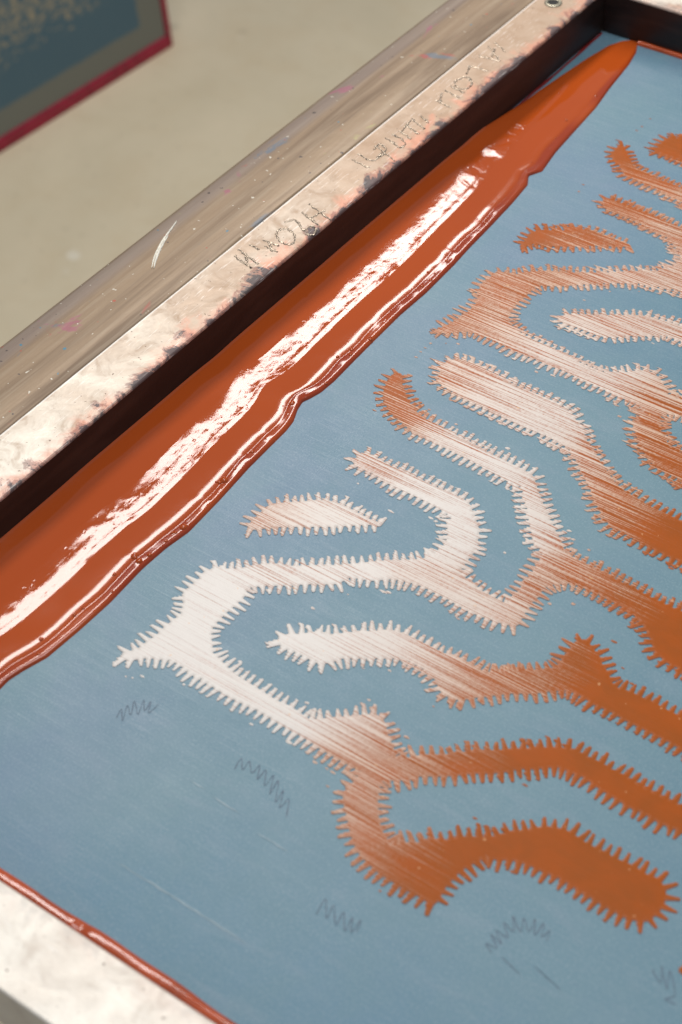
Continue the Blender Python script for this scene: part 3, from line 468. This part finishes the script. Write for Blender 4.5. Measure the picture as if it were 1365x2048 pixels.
    z = z0 + 0.00040 * (1 - np.exp(-vf / 0.6))
    o = mesh_obj('stencil_opening', np.stack([vx / 1000, vy / 1000, z], 1), faces, MAT['film'], sheet, True)
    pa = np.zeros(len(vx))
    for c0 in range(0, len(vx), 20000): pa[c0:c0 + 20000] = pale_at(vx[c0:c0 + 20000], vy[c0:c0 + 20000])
    at = o.data.attributes.new('scrape_sheen', 'FLOAT', 'POINT'); at.data.foreach_set('value', pa.astype(np.float32))
    at = o.data.attributes.new('inset', 'FLOAT', 'POINT'); at.data.foreach_set('value', vf.astype(np.float32))
    return o
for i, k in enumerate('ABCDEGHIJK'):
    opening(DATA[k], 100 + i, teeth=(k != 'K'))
# stray specks of ink: one thin patch
def specks():
    V = []; F = []; pv = []
    pts = [(x, y, random.uniform(0.6, 1.3)) for x, y in DATA['spk']]
    for x, y, r in pts:
        b = len(V); k = 9; st = random.uniform(1.0, 2.2)
        for q in range(k):
            a = q / k * 2 * math.pi; rr = r * random.uniform(0.7, 1.2)
            V.append(((x + rr * st * math.cos(a)) / 1000, (y + rr * 0.8 * math.sin(a)) / 1000, 0.00095))
        V.append((x / 1000, y / 1000, 0.0013))
        for q in range(k): F.append((b + q, b + (q + 1) % k, b + k))
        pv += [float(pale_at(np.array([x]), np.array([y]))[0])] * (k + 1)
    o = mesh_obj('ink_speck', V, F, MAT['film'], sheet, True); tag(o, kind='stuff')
    at = o.data.attributes.new('scrape_sheen', 'FLOAT', 'POINT'); at.data.foreach_set('value', pv)
    at = o.data.attributes.new('inset', 'FLOAT', 'POINT'); at.data.foreach_set('value', [0.4] * len(V))
specks()
def ribbon(name, paths, width, z, mat, parent, jit=0.0, smooth=True, taper=False, h=0.00005):
    V = []; F = []
    for path in paths:
        P = np.array(path, float)
        if smooth and len(P) > 2:
            Q = []
            for i in range(len(P) - 1):
                p0 = P[max(i - 1, 0)]; p1 = P[i]; p2 = P[i + 1]; p3 = P[min(i + 2, len(P) - 1)]
                for s in np.arange(6) / 6: Q.append(0.5 * ((2 * p1) + (-p0 + p2) * s + (2 * p0 - 5 * p1 + 4 * p2 - p3) * s ** 2 + (-p0 + 3 * p1 - 3 * p2 + p3) * s ** 3))
            Q.append(P[-1]); P = np.array(Q)
        elif len(P) == 2:
            P = np.array([P[0] + (P[1] - P[0]) * s for s in np.linspace(0, 1, 10)])
        b = len(V); n = len(P)
        for i in range(n):
            tg = P[min(i + 1, n - 1)] - P[max(i - 1, 0)]; tg /= np.hypot(*tg) + 1e-9
            nr = np.array([-tg[1], tg[0]]); ww = width * (1 + random.uniform(-jit, jit))
            if taper: ww *= math.sin(math.pi * (i + 0.3) / (n - 0.4)) ** 0.6
            c = P[i] + nr * random.uniform(-jit, jit) * width * 0.5
            for s, zz in ((-1, z), (0, z + h), (1, z)): q = c + nr * ww * s / 2; V.append((q[0] / 1000, q[1] / 1000, zz))
        for i in range(n - 1):
            for s in (0, 1): a = b + i * 3 + s; F.append((a, a + 1, a + 4, a + 3))
    return mesh_obj(name, V, F, mat, parent, True)
for p in DATA['pen']:
    o = ribbon('pencil_scribble', [p], 0.62, 0.00095, MAT['pencil'], sheet, 0.45)
for p in DATA['scr']:
    ribbon('scratch', [p], 1.1, 0.00093, MAT['scratch'], sheet, 0.4, taper=True, h=0.00002)
# hand-scored lettering along the long bar, letter by letter
for k, strokes in DATA['let'].items():
    ribbon('scored_letter', strokes, 1.5, 0.0401, MAT['weld'], bar, 0.75, h=0.0007)
# eyelet with its dark hole
def ring(name, cx, cy, z, r0, r1, h, mat, parent):
    V = []; F = []; n = 40; prof = [(r0, z), (r0, z + h), ((r0 + r1) / 2, z + h * 1.3), (r1, z + h * 0.7), (r1, z)]
    for i in range(n):
        a = 2 * math.pi * i / n
        for r, zz in prof: V.append((cx + r * math.cos(a), cy + r * math.sin(a), zz))
    for i in range(n):
        for j in range(4): a = i * 5 + j; b = ((i + 1) % n) * 5 + j; F.append((a, b, b + 1, a + 1))
    return mesh_obj(name, V, F, mat, parent, True)
ex, ey = DATA['eye'][0][0][0] / 1000 if isinstance(DATA['eye'][0][0], list) else DATA['eye'][0][0] / 1000, DATA['eye'][0][1] / 1000
ey_o = ring('eyelet', ex, ey, 0.0400, 0.0044, 0.0074, 0.0009, MAT['eyelet'], bar)
n = 32; mesh_obj('eyelet_hole', [(ex + 0.0044 * math.cos(2 * math.pi * i / n), ey + 0.0044 * math.sin(2 * math.pi * i / n), 0.0402) for i in range(n)], [tuple(range(n))], MAT['hole'], ey_o)
# pale gouge on the rail
def rail_z(x): 
    for (a, za), (b, zb) in zip(rp[1:-1], rp[2:]):
        if b <= x <= a: return za + (zb - za) * (x - a) / (b - a + 1e-12)
    return 0.036
ch = ribbon('paint_gouge', [DATA['chip'], [[p[0] + 1.6, p[1] + 0.5] for p in DATA['chip'][:-2]]], 1.7, 0.0352, MAT['chip'], rail, 0.15, taper=True, h=0.0012)
for v in ch.data.vertices: v.co.z = v.co.z - 0.0352 + rail_z(v.co.x) + 0.0002
# dried red seal line between far bar / long bar and the sheet
ribbon('seal_line', [[[1.6, -330], [1.4, -200], [1.8, -80], [1.5, -3.0]]], 2.6, 0.0010, MAT['redline'], frame, 0.3, h=0.0006)

# ------------------------------------------------------------------ ink pool
def ink_pool():
    root = empty('ink_pool', (0.045, -0.45, 0.0008), 'thick glossy pool of wet orange ink along the long metal bar', 'ink')
    R = np.array(DATA['pudR'])[::-1]; Lp = np.array(DATA['pudL'])[::-1]
    tip = np.array([33.0, 2.0])
    ys = np.arange(-900.0, 1.2, 0.75)
    xr = np.interp(ys, np.append(R[:, 1], 1.5), np.append(R[:, 0], 33.5))
    k = np.array([1, 2, 3, 2, 1]) / 9.0
    xr = np.convolve(np.pad(xr, 2, 'edge'), k, 'valid')
    xl = np.interp(ys, np.concatenate([[-900, -200, -150], [-112, -82, -45, -17, -5, 0.7, 1.5]]), [0.2, 0.2, 1.2, 3.5, 7.0, 11.5, 16.5, 22.5, 28.5, 33.0])
    nu = 170; u = np.linspace(0, 1, nu)
    u = 1 - (1 - u) ** 1.35
    g = np.exp(-np.linspace(-2.2, 2.2, 61) ** 2); g /= g.sum()
    xs = np.convolve(np.pad(xr, 30, 'edge'), g, 'valid'); xs = 0.75 * xs + 0.25 * xr
    V = np.zeros((len(ys), nu, 3)); rip = np.zeros((len(ys), nu)); thin = np.zeros((len(ys), nu)); lip = np.zeros((len(ys), nu))
    rng2 = np.random.default_rng(3); tab = rng2.random(4096)
    def n1(q): i = np.floor(q).astype(int); f = q - i; f = f * f * (3 - 2 * f); return tab[i % 4096] * (1 - f) + tab[(i + 1) % 4096] * f
    dd = np.linspace(0, 100, 2001)
    for j, y in enumerate(ys):
        wv = xr[j] - xl[j]; x = xl[j] + wv * u; dt = xr[j] - x; d = np.maximum(xs[j] - x, 0.0) * np.clip(dt / 3.0, 0, 1) + dt * np.clip(1 - dt / 3.0, 0, 1)
        full = min(1, max(0.02, wv / 78.0))
        # slope as a function of distance from the free edge (mm)
        wob = (n1((y + 2000) / 23.0) - 0.5) * 4 + (n1((y + 2000) / 9.0) - 0.5) * 0.7
        beadp = (12.0 + 0.5 * wob) * min(1, wv / 60.0)
        sc = min(1, wv / 60.0)
        kink = math.exp(-((y + 520) / 9.0) ** 2)
        b0 = beadp; e1 = max(0, n1((y + 2000) / 9.0) - 0.62) * 0.35; e2 = max(0, n1((y + 3000) / 17.0) - 0.55) * 0.30
        low = np.interp(dd, [0, 0.5, 1.3, 2.2, 3.4, b0 - 4.8, b0 - 4.3, b0 - 1.4, b0 + 1.7, b0 + 3.5, 30, 36, 41, 46.5, 52, 100],
                        [1.6, 1.3, 0.60, 0.20, -0.02 + e1, -0.02 + e2, 0.15, 0.10, 0.012, -0.005, -0.002, 0.016, 0.077, 0.138, 0.165, 0.172])
        hh = np.concatenate([[0], np.cumsum((low[1:] + low[:-1]) / 2 * np.diff(dd))])
        q = np.clip(dd / (22.0 * sc + 1e-6), 0, 1); hh = hh + (2.5 * sc - np.interp(22.0 * sc, dd, hh)) * q * q * (3 - 2 * q)
        h = np.interp(d, dd, hh)
        # meniscus at the left side: pulls up to the wall, or rounds down when free of it
        dl = x - xl[j]
        free = np.clip((y + 190) / 60.0, 0, 1)
        h = h * (1 - free) + free * h * (1 - np.exp(-dl / 5.0)) * (0.9)
        h = h + (1 - free) * 0.7 * np.exp(-dl / 1.6)
        h = h + kink * 0.6 * np.exp(-((d - 9) / 5.0) ** 2)
        endf = np.clip((1.2 - y) / 14.0, 0, 1) ** 0.5
        h = h * endf
        V[j, :, 0] = x / 1000; V[j, :, 1] = y / 1000; V[j, :, 2] = 0.00085 + h / 1000
        rip[j] = np.interp(y, [-800, -620, -450], [0.45, 1.0, 1.15]) * np.clip((d - 32) / 4.0, 0, 1) * np.clip((54 - d) / 9.0, 0.04, 1) + 0.22 * np.clip((beadp - 4.5 - d) / 2.0, 0, 1) * np.clip(dl / 10.0, 0, 1)
        lip[j] = np.clip((beadp + 4 - d) / 2.0, 0, 1); thin[j] = np.clip((beadp - 2 - d) / 3.0, 0, 1) * np.clip(n1(np.array([(y + 2000) / 40.0]))[0] * 1.6 - 0.1, 0.15, 1)
    kz = np.exp(-np.linspace(-2, 2, 9) ** 2); kz /= kz.sum()
    Zp = np.pad(V[:, :, 2], ((4, 4), (0, 0)), 'edge'); V[:, :, 2] = sum(kz[q] * Zp[q:q + len(ys)] for q in range(9))
    nY = len(ys); F = []
    for j in range(nY - 1):
        b = j * nu; F += [(b + i, b + i + 1, b + nu + i + 1, b + nu + i) for i in range(nu - 1)]
    o = mesh_obj('ink_body', V.reshape(-1, 3) - np.array(root.location), F, MAT['ink'], root, True)
    for nm, arr in (('ripple', rip), ('thin', thin), ('lip', lip)):
        at = o.data.attributes.new(nm, 'FLOAT', 'POINT'); at.data.foreach_set('value', arr.reshape(-1).astype(np.float32))
    # bubbles and trapped drops near the free edge
    def z_at(x, y):
        j = int(np.clip(round((y - ys[0]) / 0.75), 0, nY - 1)); i = int(np.argmin(abs(V[j, :, 0] * 1000 - x))); return V[j, i, 2], j
    bl = [(p[0], p[1]) for p in DATA['bub']]
    for _ in range(16):
        y = random.uniform(-860, -200); j = int((y - ys[0]) / 0.75); bl.append((xr[j] - random.uniform(3, 12), y))
    for n_, (x, y) in enumerate(bl):
        zz, j = z_at(x, y)
        if not (xl[j] + 3 < x < xr[j] - 1.2): x = xr[j] - random.uniform(3, 9); zz, j = z_at(x, y)
        r = random.choice([1.2, 1.5, 1.9, 2.3, 3.0]) if n_ < 14 else random.uniform(0.6, 1.5)
        Vb = []; Fb = []; nr, na = 7, 18; ax_, el = random.uniform(0.9, 1.1), random.uniform(1.0, 1.35)
        for a in range(nr + 1):
            t = a / nr
            for b in range(na):
                ph = 2 * math.pi * b / na; rr = r * (1 - t)
                zc = 0.62 * r * (math.cos(min(1, (1 - t) * 1.0) * math.pi / 2) ** 0.8) if t > 0 else -0.3
                Vb.append((x + rr * ax_ * math.cos(ph), y + rr * el * math.sin(ph), zc))
        for a in range(nr):
            for b in range(na):
                p = a * na + b; q = a * na + (b + 1) % na; Fb.append((p, q, q + na, p + na))
        Vb = [(v[0] / 1000 - root.location[0], v[1] / 1000 - root.location[1], zz + v[2] / 1000 - root.location[2]) for v in Vb]
        bo = mesh_obj('bubble', Vb, Fb, MAT['ink'], root, True)
    return root
ink_pool()

# glossy beads of ink lying along the foot of the near and far bars
def bead_line(name, x0, x1, y, rw, rh, label):
    root = None; V = []; F = []; n = 260; k = 11
    for i in range(n + 1):
        s = i / n; x = x0 + (x1 - x0) * s
        wob = 1 + 0.10 * math.sin(s * 31) + 0.05 * math.sin(s * 87 + 1)
        pinch = 1 - 0.35 * sum(math.exp(-((s - c) / 0.004) ** 2) for c in (0.21, 0.36, 0.371, 0.52))
        for j in range(k):
            a = math.pi * j / (k - 1)
            V.append((x, y + math.cos(a) * rw * wob * (1 if math.cos(a) > 0 else 0.6), 0.0008 + math.sin(a) * rh * wob * pinch))
    for i in range(n):
        for j in range(k - 1): a = i * k + j; F.append((a, a + 1, a + k + 1, a + k))
    o = mesh_obj(name, V, F, MAT['bead'], None, True); tag(o, label, 'ink line'); return o
bead_line('ink_bead', 0.074, XR - 0.002, -0.9232, 0.0062, 0.0045, 'narrow glossy line of rust orange ink along the foot of the near metal bar')
bead_line('ink_bead', 0.036, XR - 0.002, -0.0022, 0.0035, 0.0028, 'narrow dark red ink line along the foot of the far bar beyond the pool')

# ------------------------------------------------------------------ second screen standing on the floor
def leaning():
    root = empty('standing_screen', (-1.311, 0.857, -0.85), 'blurred blue screen with dark red frame standing on the concrete floor', 'printing screen')
    root.rotation_euler = (0, math.radians(-3), math.radians(-3.5))
    Wd, Hh, T = 0.85, 0.9, 0.028
    def box(name, y0, y1, z0, z1, x0, x1, mat, par):
        V = [(x, y, z) for x in (x0, x1) for y in (y0, y1) for z in (z0, z1)]
        F = [(0, 1, 3, 2), (4, 6, 7, 5), (0, 4, 5, 1), (2, 3, 7, 6), (0, 2, 6, 4), (1, 5, 7, 3)]
        o = mesh_obj(name, V, F, mat, par)
        bv = o.modifiers.new('bevel', 'BEVEL'); bv.width = 0.003; bv.segments = 2
        return o
    box('frame_bar', -Wd, 0, 0, 0.024, -T, 0.004, MAT['red'], root)
    box('frame_bar', -0.012, 0, 0.0245, Hh, -T, 0.004, MAT['red'], root)
    box('frame_bar', -Wd, -0.0125, Hh - 0.024, Hh, -T, 0.004, MAT['red'], root)
    box('frame_bar', -Wd, -Wd + 0.024, 0.0245, Hh - 0.0245, -T, 0.004, MAT['red'], root)
    mesh_obj('stencil_sheet', [(0, -Wd + 0.024, 0.024), (0, -0.012, 0.024), (0, -0.012, Hh - 0.0245), (0, -Wd + 0.024, Hh - 0.0245)], [(0, 1, 2, 3)], MAT['farmesh'], root)
leaning()
